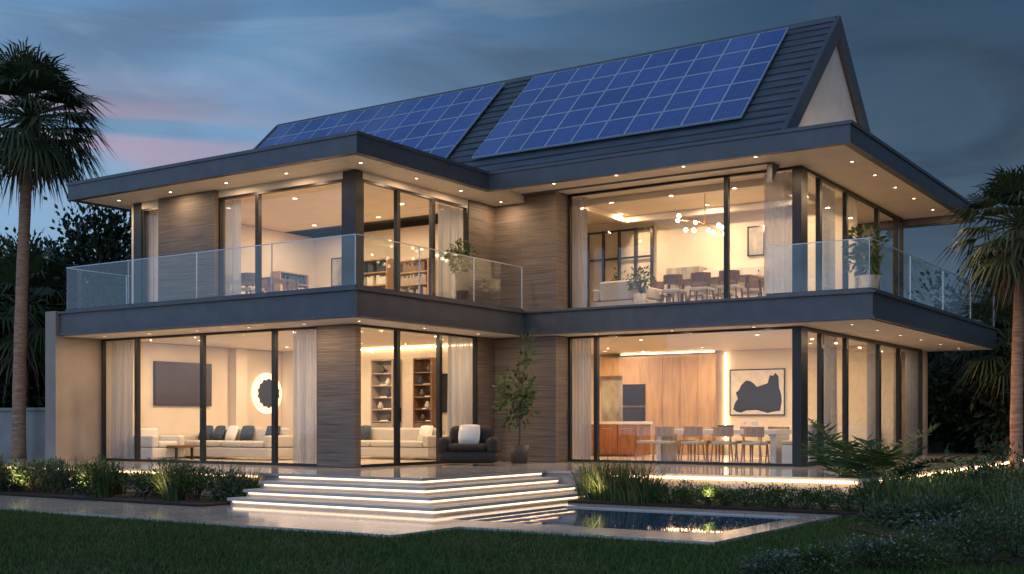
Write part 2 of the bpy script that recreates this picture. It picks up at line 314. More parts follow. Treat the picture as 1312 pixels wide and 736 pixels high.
wl.box(-24.18,-15.76,24.4,24.6,.015,2.96); wl.box(-22.9,-15.76,24.4,24.6,3.552,6.13); hp('interior_wall',wl,'plaster')
hp('interior_wall',MB().box(-24.198,-24.17,18.3,24.39,.015,2.96),'plaster')
hp('interior_wall',MB().box(-24.17,-23.9,22.4,22.8,.015,2.96),'plaster')
hp('interior_wall',MB().box(-18.2,-18.0,24.62,31.0,.015,2.96).box(-16.9,-16.7,24.62,27.7,3.552,6.33),'plaster')
hp('interior_wall',MB().box(-18.2,-8.6,31.0,31.2,.015,2.96),'plaster'); hp('interior_wall',MB().box(-16.9,-8.62,27.8,28.0,3.552,6.33),'plaster')
hp('interior_wall',MB().box(-23.1,-22.9,18.3,31.6,3.552,6.13),'plaster')
hp('interior_wall',MB().box(-11.0,-10.8,28.01,31.6,3.552,6.33).box(-11.0,-10.8,31.21,34.2,.015,2.96),'plaster')
hp('rear_wall',MB().box(-27.2,-24.62,24,32,-.5,6.9).box(-24.6,-9.3,31.7,31.85,3.56,6.33).box(-24.18,-8.6,34.3,34.5,0,2.96),'render')
hp('interior_floor',MB().box(-24.16,-16.02,18.3,24.4,.002,.014).box(-17.98,-8.56,24.62,31,.002,.014).box(-15.7,-8.56,23.86,24.6,.002,.014),'floor')
st=MB(); st.box(AX(408,YL),XL+.02,YL-.04,YL+.14,0.01,2.96)
hp('stone_wall',st,'stone')
hp('stone_wall',MB().box(AX(208,YL),AX(280,YL),YL-.12,YL+.2,3.552,6.13),'stone')
hp('stone_wall',MB().box(-15.95,-14.21,23.25,23.9,0.01,2.96),'stone'); hp('stone_wall',MB().box(-15.95,-14.21,23.25,23.9,3.552,6.33),'stone')
hp('stone_wall',MB().box(-16.1,-15.93,BY(612,XL),23.248,0.01,2.96),'stone'); hp('stone_wall',MB().box(-16.1,-15.93,BY(600,XL),23.248,3.552,6.13),'stone')
hp('interior_wall',MB().box(-15.95,-15.76,23.905,24.39,.015,2.96).box(-15.95,-15.76,23.905,24.39,3.552,6.3),'plaster')
cp=MB().box(AX(1018,YR),XR,YR-.02,YR+.3,0,2.96); hp('corner_post',cp,'frame'); hp('corner_post',MB().box(AX(1018,YR),XR,YR-.02,YR+.3,3.552,6.33),'frame')
hp('corner_post',MB().box(AX(440,YL),XL+.02,YL-.02,YL+.2,3.552,6.13),'frame'); hp('corner_post',MB().box(AX(172,YL),AX(182,YL),YL-.02,YL+.2,3.552,6.13),'frame')
hp('window_header',MB().box(-22.9,XL-.1,YL-.01,YL+.15,5.98,6.138).box(XL-.12,XL,YL+.2,23.2,5.98,6.138),'soffit')
def bay(axis,c,u0,u1,z0,z1,name='window',fw=.05,d=.1,handle=False):
    u0,u1=sorted((u0,u1)); m=MB()
    def bx(m,a,b,zz0,zz1,c0,c1):
        if axis=='y': m.box(a,b,c0,c1,zz0,zz1)
        else: m.box(c0,c1,a,b,zz0,zz1)
    c0,c1=(c,c+d) if axis=='y' else (c-d,c)
    u0+=.002; u1-=.002
    bx(m,u0,u0+fw,z0,z1,c0,c1); bx(m,u1-fw,u1,z0,z1,c0,c1); bx(m,u0+fw,u1-fw,z0,z0+fw,c0,c1); bx(m,u0+fw,u1-fw,z1-fw,z1,c0,c1)
    f=m.build(name,'frame',H); g=MB(); mid=(c0+c1)/2; bx(g,u0+fw,u1-fw,z0+fw,z1-fw,mid-.006,mid+.006); g.build('pane','glass',f)
    if handle:
        h=MB(); bx(h,u0+.015,u0+.035,.95,1.25,c0-.04 if axis=='y' else c1+.02,c0-.02 if axis=='y' else c1+.04); h.build('handle','steel',f)
    return f
e=[AX(x,YL) for x in (130,174,258,350,408)]
for i in range(4): bay('y',YL,e[i],e[i+1],.012,2.96,'sliding_door',handle=i in(1,2))
e=[BY(x,XL) for x in (459,511,565,612)]
for i in range(3): bay('x',XL,e[i],e[i+1],.012,2.96,'sliding_door',handle=i==1)
for a,b in ((182,208),(280,329),(329,440)): bay('y',YL,AX(a,YL),AX(b,YL),3.552,5.978)
e=[BY(460,XL)+.1,BY(511,XL),BY(556,XL),BY(600,XL)]
for i in range(3): bay('x',XL,e[i],e[i+1],3.552,5.978)
e=[-14.2]+[AX(x,YR) for x in (763,1018)]
for i in range(2): bay('y',YR,e[i],e[i+1],.012,2.96,'sliding_door',handle=i==0)
e=[-14.2]+[AX(x,YR) for x in (930,1018)]
for i in range(2): bay('y',YR,e[i],e[i+1],3.552,6.33)
yr=[YR+.3]+[BY(x,XR) for x in (1054,1086,1128,1154,1182)]
for i in range(5): bay('x',XR,yr[i],yr[i+1],.012,2.96,'sliding_door',fw=.08)
yu=[YR+.3]+[BY(x,XR) for x in (1052,1086,1126,1150)]+[31.6]
for i in range(5): bay('x',XR,yu[i],yu[i+1],3.552,6.33,fw=.07)
# gable roof
ZA,YA,SLO=10.56,27.6,.95
ang=math.atan(SLO)
X0,X1=-27.5,-9.0
for sgn in (1,-1):
    m=MB(); nb=19; tot=4.45/math.cos(ang)
    for i in range(nb):
        s0=tot*i/nb; s1=tot*(i+1)/nb+.02
        def P(s,off): y=YA-sgn*s*math.cos(ang); return (y+(-sgn)*off*math.sin(ang), ZA-s*math.sin(ang)+off*math.cos(ang))
        a=P(s0,.0); b=P(s1,.035); c=P(s1,-.03); d=P(s0,-.06)
        v=[(x,*q) for x in (X0,X1) for q in (a,b,c,d)]
        m.add(v,[(3,2,1,0),(4,5,6,7),(0,1,5,4),(1,2,6,5),(2,3,7,6),(3,0,4,7)])
    hp('pitched_roof',m,'roof')
hp('roof_ridge',MB().tube([(X0,YA,ZA+.02),(X1,YA,ZA+.02)],.09,6),'char')
def barge(x0,x1,w,off,name,mat):
    for sgn in (1,-1):
        y0,z0=YA,ZA+off; y1,z1=YA-sgn*4.45,ZA-4.45*SLO+off
        v=[(x,y,z) for x in (x0,x1) for y,z in ((y0,z0),(y1,z1),(y1,z1-w),(y0,z0-w))]
        hp(name,MB().add(v,[(3,2,1,0),(4,5,6,7),(0,1,5,4),(1,2,6,5),(2,3,7,6),(3,0,4,7)]),mat)
barge(X1-.01,X1+.10,.52,.10,'barge_board','char'); barge(X0-.1,X0+.01,.45,.08,'barge_board','char')
hp('gable_wall',MB().add([(x,y,z) for x in (X1-.2,X1-.06) for y,z in ((23.45,6.45),(31.75,6.45),(YA,ZA-.12))],[(2,1,0),(3,4,5),(0,1,4,3),(1,2,5,4),(2,0,3,5)]),'gable')
hp('gable_wall',MB().add([(x,y,z) for x in (X0+.4,X0+.5) for y,z in ((23.6,6.4),(31.6,6.4),(YA,ZA-.3))],[(2,1,0),(3,4,5),(0,1,4,3),(1,2,5,4),(2,0,3,5)]),'gable')
for yy in (26.3,28.9):
    o=hp('gable_uplight',MB().box(-7.75,-7.6,yy-.06,yy+.06,6.461,6.53),'frame'); spot(o,(-7.7,yy,6.6),(R(0),R(180-38),0),40,110)
# solar arrays
def array(xa,xb,nc,nr,label):
    y1=27.45; z1=ZA-SLO*(YA-y1); L=2.95/math.cos(ang); pw=(xb-xa)/nc; ph=L/nr
    nrm=Vector((0,-math.sin(ang),math.cos(ang)))
    t=thing('solar_array',label,'solar panels',Vector((xa,y1,z1))+nrm*.1); t.rotation_euler=(ang,0,0)
    fr=MB(); ps=MB().box(.012,pw-.012,.012,ph-.012,0,.035)
    for (a,b,c,d) in ((0.004,pw-.004,.004,.024),(0.004,pw-.004,ph-.024,ph-.004),(.004,.024,.024,ph-.024),(pw-.024,pw-.004,.024,ph-.024)): fr.box(a,b,c,d,-.002,.045)
    base=ps.build('solar_panel','solar',t); fb=fr.build('panel_frame','alu',base)
    for c in range(nc):
        for r in range(nr):
            if c==0 and r==0: base.location=(0,-ph,0); continue
            o=base.copy(); col.objects.link(o); o.parent=t; o.location=(c*pw,-(r+1)*ph,0); f=fb.copy(); col.objects.link(f); f.parent=o
    mr=MB()
    for r in range(nr): mr.box(.05,xb-xa-.05,-(r+.5)*ph-.02,-(r+.5)*ph+.02,-.06,-.003)
    mr.build('mounting_rail','alu',t)
array(-17.45,-10.1,10,5,'large solar panel array on the right of the pitched roof')
array(-27.2,-18.4,12,5,'solar panel array on the left of the pitched roof, partly hidden by the parapet')
# downlights
LC=(1,.68,.39)
def downlight(x,y,z,e,r=.035,lamp=True):
    m=MB().lathe([(r+.025,z-.001),(r+.025,z-.012),(r,z-.014),(r,z-.001)],x,y,14); o=m.build('downlight','trim',H)
    MB().lathe([(r,z-.004),(r,z-.009)],x,y,12).build('lens','lens',o)
    if lamp:
        l=D.lights.new('downlight_lamp','AREA'); l.shape='DISK'; l.size=r*2; l.energy=e; l.color=LC; lo=D.objects.new('downlight_lamp',l); col.objects.link(lo)
        lo.location=(x,y,z-.02); lo.parent=o
zs,zr=2.965,6.335; ES=15
for x in (-23.2,-21.6,-20,-18.4,-16.8): downlight(x,17.6,zs,ES)
for y in (17.7,19.8,21.8): downlight(-15.4,y,zs,ES)
for x in (-13.2,-11.3,-9.4): downlight(x,23.4,zs,ES)
for y in (24,25.8,27.6,29.4,31.4,33.4): downlight(-7.5,y,zs,ES)
for x in (-22.8,-21,-19.2,-17.4): downlight(x,17.7,6.14,ES)
for y in (17.8,19.6,21.2,22.8): downlight(-15.45,y,6.14,ES)
for x in (-13.8,-12.2,-10.6,-9.0): downlight(x,22.5,zr,ES)
for y in (22.4,24,25.6,27.2,28.8,30.6): downlight(-7.5,y,zr,ES)
EI=66
for x in (-22.4,-19.8,-17.2):
    for y in (19.8,22.8): downlight(x,y,zs,EI,.06)
for x in (-16.2,-13.2,-10.2):
    for y in (25.6,29.2): downlight(x,y,zs,EI,.06)
for x in (-21.4,-19.2,-17.2):
    for y in (19.8,22.8): downlight(x,y,6.14,EI*.85,.06)
for x in (-14.4,-12,-9.8):
    for y in (24.8,26.8): downlight(x,y,zr,EI*.8,.06)
downlight(-9.6,29.6,zr,EI*.6,.06)
downlight(-9.6,32.6,zs,EI*.6,.06)
hp('cove_light',MB().box(-16.3,-13.35,30.32,30.36,2.90,2.93),'ledin'); hp('cove_light',MB().box(-13.28,-13.25,30.9,30.94,.3,2.9),'ledin')
hp('cove_light',MB().box(-22.0,-17,24.30,24.34,2.90,2.93),'ledin')
hp('ceiling_tray',MB().box(-14.6,-9.4,24.6,24.75,6.18,6.33).box(-14.6,-9.4,27.2,27.35,6.18,6.33).box(-14.6,-14.45,24.75,27.2,6.18,6.33).box(-9.55,-9.4,24.75,27.2,6.18,6.33),'plaster')
def balustrade(segs,name='balustrade'):
    for axis,c,u0,u1,n in segs:
        m=MB()
        if axis=='y': m.box(u0,u1,c-.03,c+.03,3.551,3.60)
        else: m.box(c-.03,c+.03,u0,u1,3.551,3.60)
        b=m.build(name,'char',H)
        for i in range(n):
            a=u0+(u1-u0)*i/n+.010; d=u0+(u1-u0)*(i+1)/n-.010; g=MB()
            if axis=='y': g.box(a,d,c-.008,c+.008,3.601,4.57)
            else: g.box(c-.008,c+.008,a,d,3.601,4.57)
            g.build('glass_panel','bglass',b)
            pp=MB()
            if axis=='y': pp.box(d+.004,d+.016,c-.012,c+.012,3.601,4.57)
            else: pp.box(c-.012,c+.012,d+.004,d+.016,3.601,4.57)
            pp.build('joint_clamp','alu',b)
        t=MB()
        if axis=='y': t.box(u0,u1,c-.012,c+.012,4.571,4.586)
        else: t.box(c-.012,c+.012,u0,u1,4.571,4.586)
        t.build('top_rail','alu',b)
balustrade([('y',17.15,-24.0,-15.02,4),('x',-14.99,17.17,23.0,3),('y',23.1,-9.0,-6.87,1),('x',-6.85,23.12,34.7,4),('x',-24.05,17.2,24,4)])
# ------------------------------------------------------------ curtains
def curtain(axis,c,u0,u1,z0,z1,label):
    u0,u1=sorted((u0,u1)); n=int((u1-u0)/.012)+2; v=[];f=[]; ph=random.random()*6
    for j,(z,am) in enumerate(((z1,.035),((z0+z1)/2,.045),(z0,.055))):
        for i in range(n):
            u=u0+(u1-u0)*i/(n-1); w=c+am*math.sin(u*66+ph+.9*math.sin(u*9+ph))*(.7+.3*math.sin(u*23))+.02*math.sin(u*17+ph*2+j*.4)
            v.append((u,w,z) if axis=='y' else (w,u,z))
    for j in range(2):
        for i in range(n-1): f.append((j*n+i,j*n+i+1,(j+1)*n+i+1,(j+1)*n+i))
    tag(MB().add(v,f).build('curtain','curtain',smooth=True),label,'curtain')
curtain('y',YL+.3,AX(130,YL+.3),AX(170,YL+.3),.03,2.94,'sheer curtain at the far left end of the ground floor')
curtain('y',YL+.3,AX(378,YL+.3),AX(412,YL+.3),.03,2.94,'sheer curtain beside the stone pier on the ground floor')
curtain('x',XL-.35,BY(574,XL-.35),BY(610,XL-.35),.03,2.94,'sheer curtain behind the dark armchair on the ground floor')
curtain('y',YR+.35,AX(722,YR+.35),AX(758,YR+.35),.03,2.94,'sheer curtain at the left end of the dining room window')
curtain('y',YL+.3,AX(184,YL+.3),AX(210,YL+.3),3.56,5.97,'upstairs sheer curtain in the narrow far left window')
curtain('y',YL+.3,AX(282,YL+.3),AX(308,YL+.3),3.56,5.97,'upstairs sheer curtain just right of the stone panel')
curtain('x',XL-.35,BY(560,XL-.35),BY(594,XL-.35),3.56,5.97,'upstairs sheer curtain beside the balcony plant')
curtain('y',YR+.35,AX(722,YR+.35),AX(752,YR+.35),3.56,6.31,'upstairs sheer curtain at the left end of the wide window')
curtain('y',YR+.35,AX(980,YR+.35),AX(1018,YR+.35),3.56,6.31,'upstairs sheer curtain by the dark corner post')
for a,b,z0,z1,l in ((1056,1072,.03,2.94,'ground floor sheer curtain on the right side, nearest the corner post'),(1112,1124,.03,2.94,'ground floor sheer curtain in the middle of the right side'),(1160,1180,.03,2.94,'ground floor sheer curtain at the far end of the right side'),(1054,1068,3.56,6.31,'upstairs sheer curtain on the right side near the corner')):
    curtain('x',XR-.3,BY(a,XR-.3),BY(b,XR-.3),z0,z1,l)
# ------------------------------------------------------------ furniture
def sofa(loc,rz,w,label,mat='fabric',n=3,name='sofa'):
    t=thing(name,label,'sofa' if name=='sofa' else 'armchair',loc,rz); d=.95
    MB().box(-w/2,w/2,-d/2,d/2,.06,.30).build('base',mat,t,.03)
    MB().box(-w/2+.2,w/2-.2,d/2-.24,d/2,.31,.78).build('backrest',mat,t,.06)
    for s in (-1,1): MB().box(s*w/2,s*(w/2-.19),-d/2,d/2,.31,.60).build('armrest',mat,t,.05)
    cw=(w-.4)/n
    for i in range(n): MB().box(-w/2+.2+i*cw+.01,-w/2+.2+(i+1)*cw-.01,-d/2,d/2-.26,.31,.46).build('seat_cushion',mat,t,.05)
    return t
def pillow(loc,rz,mat,label,s=.45,tilt=.35):
    m=MB(); n=9; v=[]
    for sg in (1,-1):
        for i in range(n):
            for j in range(n):
                u=i/(n-1)*2-1; w=j/(n-1)*2-1; th=.09*max(0,(1-u*u)*(1-w*w))**.45; k=1-.08*(u*u*w*w)
                v.append((u*s/2*k,sg*th,s/2+w*s/2*k))
    f=[]
    for g_ in (0,n*n):
        for i in range(n-1):
            for j in range(n-1): f.append((g_+i*n+j,g_+(i+1)*n+j,g_+(i+1)*n+j+1,g_+i*n+j+1))
    o=MB().add(v,f).build('cushion',mat,smooth=True); o.location=loc; o.rotation_euler=(-tilt,0,rz); tag(o,label,'cushion')
x,y=AX(300,20.6),20.6
sofa((x,y,.014),0,3.4,'long pale sofa in the middle of the living room facing the front windows','fabric',4)
for i,(dx,mm,c) in enumerate(((-1.2,'navy','dark blue cushion at the left end of the long sofa'),(-.72,'navy','second dark blue cushion from the left on the long sofa'),(-.25,'white','white cushion in the middle of the long sofa'),(.3,'navy','third dark blue cushion from the left on the long sofa'),(1.2,'navy','dark blue cushion at the right end of the long sofa'))):
    pillow((x+dx,y+.08,.46),random.uniform(-.2,.2),mm,c,.42,.35)
x2,y2=AX(505,22.9),22.9
sofa((x2,y2,.014),0,2.9,'pale sofa against the back wall seen through the side doors')
pillow((x2-1.1,y2+.05,.46),0,'navy','dark cushion on the left end of the pale sofa by the back wall',.42); pillow((x2+.9,y2+.05,.46),0,'white','pale cushion on the right of the sofa by the back wall',.42)
sofa((-23.2,BY(200,-23.2),.014),R(90),1.0,'small boxy white armchair at the left of the living room','white',1,'armchair')
sofa((AX(395,21.9),21.9,.014),R(-90),1.9,'two seat pale sofa at the right of the living room','fabric',2)
WX=-24.17
ty0,ty1=BY(196,WX),BY(269,WX)
t=thing('television','large dark flat television on the left wall of the living room','television',(WX,(ty0+ty1)/2,1.5),world=True)
MB().box(WX+.01,WX+.07,ty0,ty1,1.36,2.50).build('casing','frame',t); MB().box(WX+.071,WX+.076,ty0+.03,ty1-.03,1.39,2.47).build('screen','tvs',t)
t=thing('sideboard','low wooden sideboard under the television','sideboard',(WX+.3,BY(240,WX),.014)); MB().box(-.22,.22,-1,1,.12,.55).build('cabinet','walnut',t,.01); MB().box(-.24,.24,-1.03,1.03,.552,.59).build('countertop','white',t)
for s in(-.9,.9): MB().box(-.18,.18,s-.03,s+.03,0,.118).build('leg','frame',t)
t=thing('coffee_table','low wooden coffee table in front of the long sofa','table',(x-.9,19.35,.014)); MB().box(-.6,.6,-.3,.3,.30,.36).build('tabletop','walnut',t,.01)
for sx in(-.5,.5):
    for sy in(-.24,.24): MB().box(sx-.025,sx+.025,sy-.025,sy+.025,0,.298).build('leg','frame',t)
cy=BY(341,WX); t=thing('wall_lamp','round backlit wall lamp with dark carved disc in the living room','lamp',(WX,cy,1.7),world=True)
def disc(r,xx,n=28,jag=0): return [(xx,cy+(r+jag*(i%2))*math.cos(2*math.pi*i/n),1.75+(r+jag*(i%2))*math.sin(2*math.pi*i/n)) for i in range(n)]
DF=[tuple(range(28)),tuple(range(28,56))]+[(i,(i+1)%28,28+(i+1)%28,28+i) for i in range(28)]
MB().add(disc(.58,WX+.02)+disc(.58,WX+.04),DF).build('backlight','glow',t)
MB().add(disc(.37,WX+.08,28,.05)+disc(.37,WX+.13,28,.05),DF).build('carved_disc','dark',t)
def cabinet(x0,x1,y0,y1,z0,z1,nd,label,mat='oak',name='cabinet',hand='frame'):
    t=thing(name,label,'cabinet',((x0+x1)/2,(y0+y1)/2,z0)); w=(x1-x0); MB().box(-w/2,w/2,-(y1-y0)/2+.021,(y1-y0)/2,0,z1-z0).build('carcass',mat,t)
    for i in range(nd):
        d=MB().box(-w/2+w*i/nd+.006,-w/2+w*(i+1)/nd-.006,-(y1-y0)/2,-(y1-y0)/2+.02,.02,z1-z0-.01).build('cabinet_door',mat,t)
        MB().box(-w/2+w*(i+1)/nd-.05,-w/2+w*(i+1)/nd-.035,-(y1-y0)/2-.02,-(y1-y0)/2-.002,(z1-z0)*.35,(z1-z0)*.6).build('handle',hand,d)
    return t
def niche(x0,x1,z1,label,mat,seed):
    random.seed(seed); xm=(x0+x1)/2; w=x1-x0; t=thing('display_shelves',label,'shelves',(xm,24.2,.014)); MB().box(-w/2,-w/2+.04,-.2,.18,0,z1).box(w/2-.04,w/2,-.2,.18,0,z1).box(-w/2+.04,w/2-.04,.14,.18,0,z1).box(-w/2+.04,w/2-.04,-.2,.139,z1-.04,z1).build('carcass',mat,t)
    d=MB().box(-w/2+.042,w/2-.042,-.2,-.18,.02,.9).build('cabinet_door',mat,t)
    for i in range(5):
        z=.92+i*(z1-1.0)/5; s=MB().box(-w/2+.041,w/2-.041,-.18,.139,z,z+.03).build('shelf',mat,t)
        if i<4: MB().box(-w/2+.06,w/2-.06,.12,.135,z+.035,z+.05).build('shelf_light','glow',s)
        o=MB().lathe([(.05,z+.045),(.09,z+.11),(.05,z+.2),(.04,z+.24)],random.uniform(-w*.25,w*.25),0,12).build('vase',random.choice(['terracotta','palepot','navy']),smooth=True)
        o.location=(xm,24.15,.0); tag(o,f'vase on the {ORD[i]} shelf up of the {label.split(" in ")[0]}','vase')
niche(AX(478,24.1),AX(506,24.1),2.6,'lit grey shelves in the living room','render',2)
niche(AX(532,24.1),AX(556,24.1),2.6,'lit walnut shelves in the living room','walnut',4)
def picture(x0,x1,z0,z1,y,label,shape=None,cm='canvas'):
    t=thing('picture',label,'picture',((x0+x1)/2,y,z0),world=True); w=.03
    MB().box(x0,x1,y-.035,y,z0,z0+w).box(x0,x1,y-.035,y,z1-w,z1).box(x0,x0+w,y-.035,y,z0+w,z1-w).box(x1-w,x1,y-.035,y,z0+w,z1-w).build('frame','black',t)
    MB().box(x0+w,x1-w,y-.02,y-.002,z0+w,z1-w).build('canvas',cm,t)
    if shape:
        n=len(shape); X=lambda u:x0+w+u*(x1-x0-2*w); Z=lambda u:z0+w+u*(z1-z0-2*w)
        MB().add([(X(a),y-.023,Z(b)) for a,b in shape],[tuple(range(n))]).build('painted_shape','ink',t)
picture(AX(935,30.97),AX(1006,30.97),1.12,2.42,30.98,'large framed abstract with a black shape on the dining room wall',[(.05,.12),(.12,.06),(.2,.04),(.3,.09),(.5,.1),(.7,.03),(.8,.06),(.93,.08),(.96,.3),(.95,.45),(.91,.6),(.9,.85),(.84,.93),(.8,.86),(.74,.88),(.7,.7),(.6,.66),(.5,.62),(.44,.7),(.38,.75),(.3,.77),(.25,.72),(.2,.66),(.16,.55),(.1,.5),(.14,.36),(.08,.25)])
picture(AX(958,27.77),AX(980,27.77),5.1,5.85,27.78,'small framed picture on the upstairs back wall',None,'marble')
picture(AX(560,24.36),AX(576,24.36),1.2,2.2,24.37,'narrow dark picture right of the walnut shelves',None,'ink')
picture(AX(425,24.36),AX(452,24.36),4.7,5.5,24.37,'framed print on the upstairs left room back wall',None,'marble')
cabinet(AX(828,30.4),AX(918,30.4),30.36,30.96,.014,2.84,4,'wall of tall oak kitchen cupboards','oak',hand='oak')
x0,x1=AX(797,30.4),AX(828,30.4)
t=thing('oven_tower','built in double oven tower between marble panel and oak cupboards','oven',((x0+x1)/2,30.6,.014),world=True)
MB().box(x0,x1-.01,30.42,30.96,.014,2.84).build('housing','oak',t)
for z in (.75,1.42):
    o=MB().box(x0+.03,x1-.04,30.38,30.418,z,z+.62).build('oven_door','black',t); MB().box(x0+.1,x1-.1,30.34,30.36,z+.5,z+.52).build('handle','steel',o)
x0=AX(765,30.4); t=thing('marble_panel','grey veined marble panel on the kitchen back wall','wall panel',(x0,30.9,.014),world=True)
MB().box(x0,AX(797,30.4)-.01,30.7,30.96,.9,2.3).build('slab','marble',t); MB().box(x0,AX(797,30.4)-.01,30.45,30.96,2.302,2.84).build('wall_cupboard','oak',t); MB().box(x0,AX(797,30.4)-.01,30.4,30.96,.014,.88).build('base_cupboard','walnut',t)
t=thing('kitchen_island','reddish wooden kitchen island with pale worktop','kitchen island',(AX(789,28.2),28.2,.014)); MB().box(-.85,.85,-.4,.4,.02,.86).build('cabinet','cherry',t)
MB().box(-.9,.9,-.45,.45,.862,.94).build('worktop','white',t,.01)
for i in range(3):
    d=MB().box(-.84+i*.56+.01,-.84+(i+1)*.56-.01,-.425,-.402,.06,.84).build('island_door','cherry',t); MB().box(-.84+i*.56+.1,-.84+i*.56+.4,-.44,-.427,.74,.76).build('handle','brass',d)
def make_table(loc,w,d,h,label,mat='oak',th=.05,leg=None):
    t=thing('dining_table',label,'table',loc); MB().box(-w/2,w/2,-d/2,d/2,h-th,h).build('tabletop',mat,t,.01)
    for sx in(-1,1):
        if leg: MB().box(sx*(w/2-.03),sx*(w/2-.16),-d/2+.08,d/2-.08,0,h-th-.002).build('leg',mat,t,.01); continue
        for sy in(-1,1): MB().tube([(sx*(w/2-.12),sy*(d/2-.1),h-.052),(sx*(w/2-.06),sy*(d/2-.05),0)],[.035,.022],8).build('leg',mat,t)
    return t
def make_chair(label,group,mat='walnut',smat='fabric'):
    t=thing('dining_chair',label,'chair',(0,0,0),0,group)
    MB().box(-.23,.23,-.22,.23,.42,.49).build('seat',smat,t,.02)
    m=MB(); n=9; v=[]
    for z in(.60,.82):
        for rr in(.255,.23):
            for i in range(n): a=R(195+150*i/(n-1)); v.append((rr*math.cos(a),rr*math.sin(a)*1.0+.0,z))
    f=[]
    for i in range(n-1): f+=[(i,i+1,2*n+i+1,2*n+i),(n+i,3*n+i,3*n+i+1,n+i+1),(2*n+i,2*n+i+1,3*n+i+1,3*n+i),(i,n+i,n+i+1,i+1)]
    m.add(v,f).build('backrest',mat,t)
    for sx in(-1,1):
        MB().tube([(sx*.2,-.2,.42),(sx*.225,-.24,0)],[.022,.016],7).build('leg',mat,t); MB().tube([(sx*.2,.19,.42),(sx*.225,.24,0)],[.022,.016],7).build('leg',mat,t)
        MB().tube([(sx*.2,-.14,.42),(sx*.21,-.13,.66)],[.018,.016],6).build('back_post',mat,t)
    return t
tx,ty=-10.95,25.3
make_table((tx,ty,.014),3.0,1.0,.76,'chunky white dining table downstairs with wooden chairs around it','white',.11,True)
c0=make_chair('x','wooden chairs around the downstairs dining table','chairwood'); first=True
sp=[]
for i in range(4): sp.append((tx-1.1+.73*i,ty-.68,0,f'wooden dining chair on the window side of the downstairs table, {ORD[i]} from the left'))
for i in range(4): sp.append((tx-1.1+.73*i,ty+.72,R(180),f'wooden dining chair on the far side of the downstairs table, {ORD[i]} from the left'))
sp.append((tx-1.9,ty,R(-90),'wooden dining chair at the left head of the downstairs table'))
for (a,b,r,l) in sp:
    if first: c0.location=(a,b,.014); c0.rotation_euler=(0,0,r); c0['label']=l; first=False
    else: dup(c0,(a,b,.014),r+random.uniform(-.12,.12),l)
t=thing('bench','white upholstered block bench at the right end of the downstairs dining table','bench',(tx+1.95,ty+.1,.014)); MB().box(-.32,.32,-.6,.6,.0,.42).build('base','white',t,.02); MB().box(-.32,.32,-.6,.6,.425,.52).build('seat_cushion','fabric',t,.03); MB().box(.12,.32,-.6,.6,.525,.88).build('backrest','white',t,.04)
tag(MB().lathe([(.05,.775),(.16,.81),(.2,.87),(.19,.87),(.04,.79)],tx+.1,ty,18).build('bowl','terracotta',smooth=True),'dark bowl in the middle of the downstairs dining table','bowl')
for i in range(3):
    tag(MB().lathe([(.03,.775),(.008,.785),(.008,.86),(.035,.89),(.03,.97)],tx+.55+.14*i,ty+.15*(i%2),10).build('wine_glass','alu',smooth=True),f'wine glass on the downstairs dining table, {ORD[i]} right of the bowl','glass')
cabinet(-11.6,-9.0,30.45,30.96,.014,.85,4,'long low white sideboard under the abstract painting','white','sideboard')
ux,uy=AX(915,25.6),25.6
make_table((ux,uy,3.552),2.2,.95,.75,'wooden dining table upstairs under the chandelier','walnut')
first=True; c1=make_chair('x','dark chairs around the upstairs table','walnut','fabric')
sp=[]
for i in range(3): sp.append((ux-.7+.7*i,uy-.7,0,f'dark wooden chair on the window side of the upstairs table, {ORD[i]} from the left'))
for i in range(3): sp.append((ux-.7+.7*i,uy+.7,R(180),f'dark wooden chair on the far side of the upstairs table, {ORD[i]} from the left'))
sp.append((ux-1.35,uy,R(-90),'dark wooden chair at the left head of the upstairs table'))
for (a,b,r,l) in sp:
    if first: c1.location=(a,b,3.552); c1.rotation_euler=(0,0,r); c1['label']=l; first=False
    else: dup(c1,(a,b,3.552),r+random.uniform(-.12,.12),l)
sofa((AX(800,25),25.2,3.552),R(180),1.5,'pale grey armchair upstairs near the steel framed partition','fabric',1,'armchair')
cabinet(AX(905,27.5),AX(978,27.5),27.3,27.78,4.55,4.78,3,'floating white shelf cabinet on the upstairs back wall','white','shelf_cabinet')
cabinet(AX(858,27.5),AX(900,27.5),27.3,27.78,3.552,4.9,2,'marble fronted cabinet upstairs beside the floating shelf','marble','cabinet')
chx,chy=AX(903,25.3),25.3
t=thing('chandelier','brass chandelier with small glowing globes over the upstairs table','chandelier',(chx,chy,5.52)); m=MB().tube([(0,0,.0),(0,0,.80)],.014,6)
m.build('stem','brass',t)
for i in range(10):
    a=i*2.4; rr=.35+.4*((i*7)%5)/4; q=(rr*math.cos(a),rr*math.sin(a),.22*math.sin(i*2.1))
    ar=MB().tube([(0,0,.05),(q[0]*.6,q[1]*.6,q[2]*.6+.05),q],.010,5).build('arm','brass',t); MB().sphere(q,.05).build('globe','bulb',ar,smooth=True)
x0,x1=AX(753,27.7),AX(835,27.7)
t=thing('steel_partition','black steel framed glass partition upstairs at the back left','partition',((x0+x1)/2,27.7,3.552),world=True)
m=MB(); nn=4
for i in range(nn+1): xx=x0+(x1-x0)*i/nn; m.box(xx-.035,xx+.035,27.68,27.74,3.552,6.1)
for z in (3.56,5.3,6.04): m.box(x0+.036,x1-.036,27.69,27.73,z,z+.05)
m.build('frame','frame',t)
for i in range(nn): xx=x0+(x1-x0)*i/nn; MB().box(xx+.036,xx+(x1-x0)/nn-.036,27.705,27.712,3.612,6.03).build('pane','glass',t)
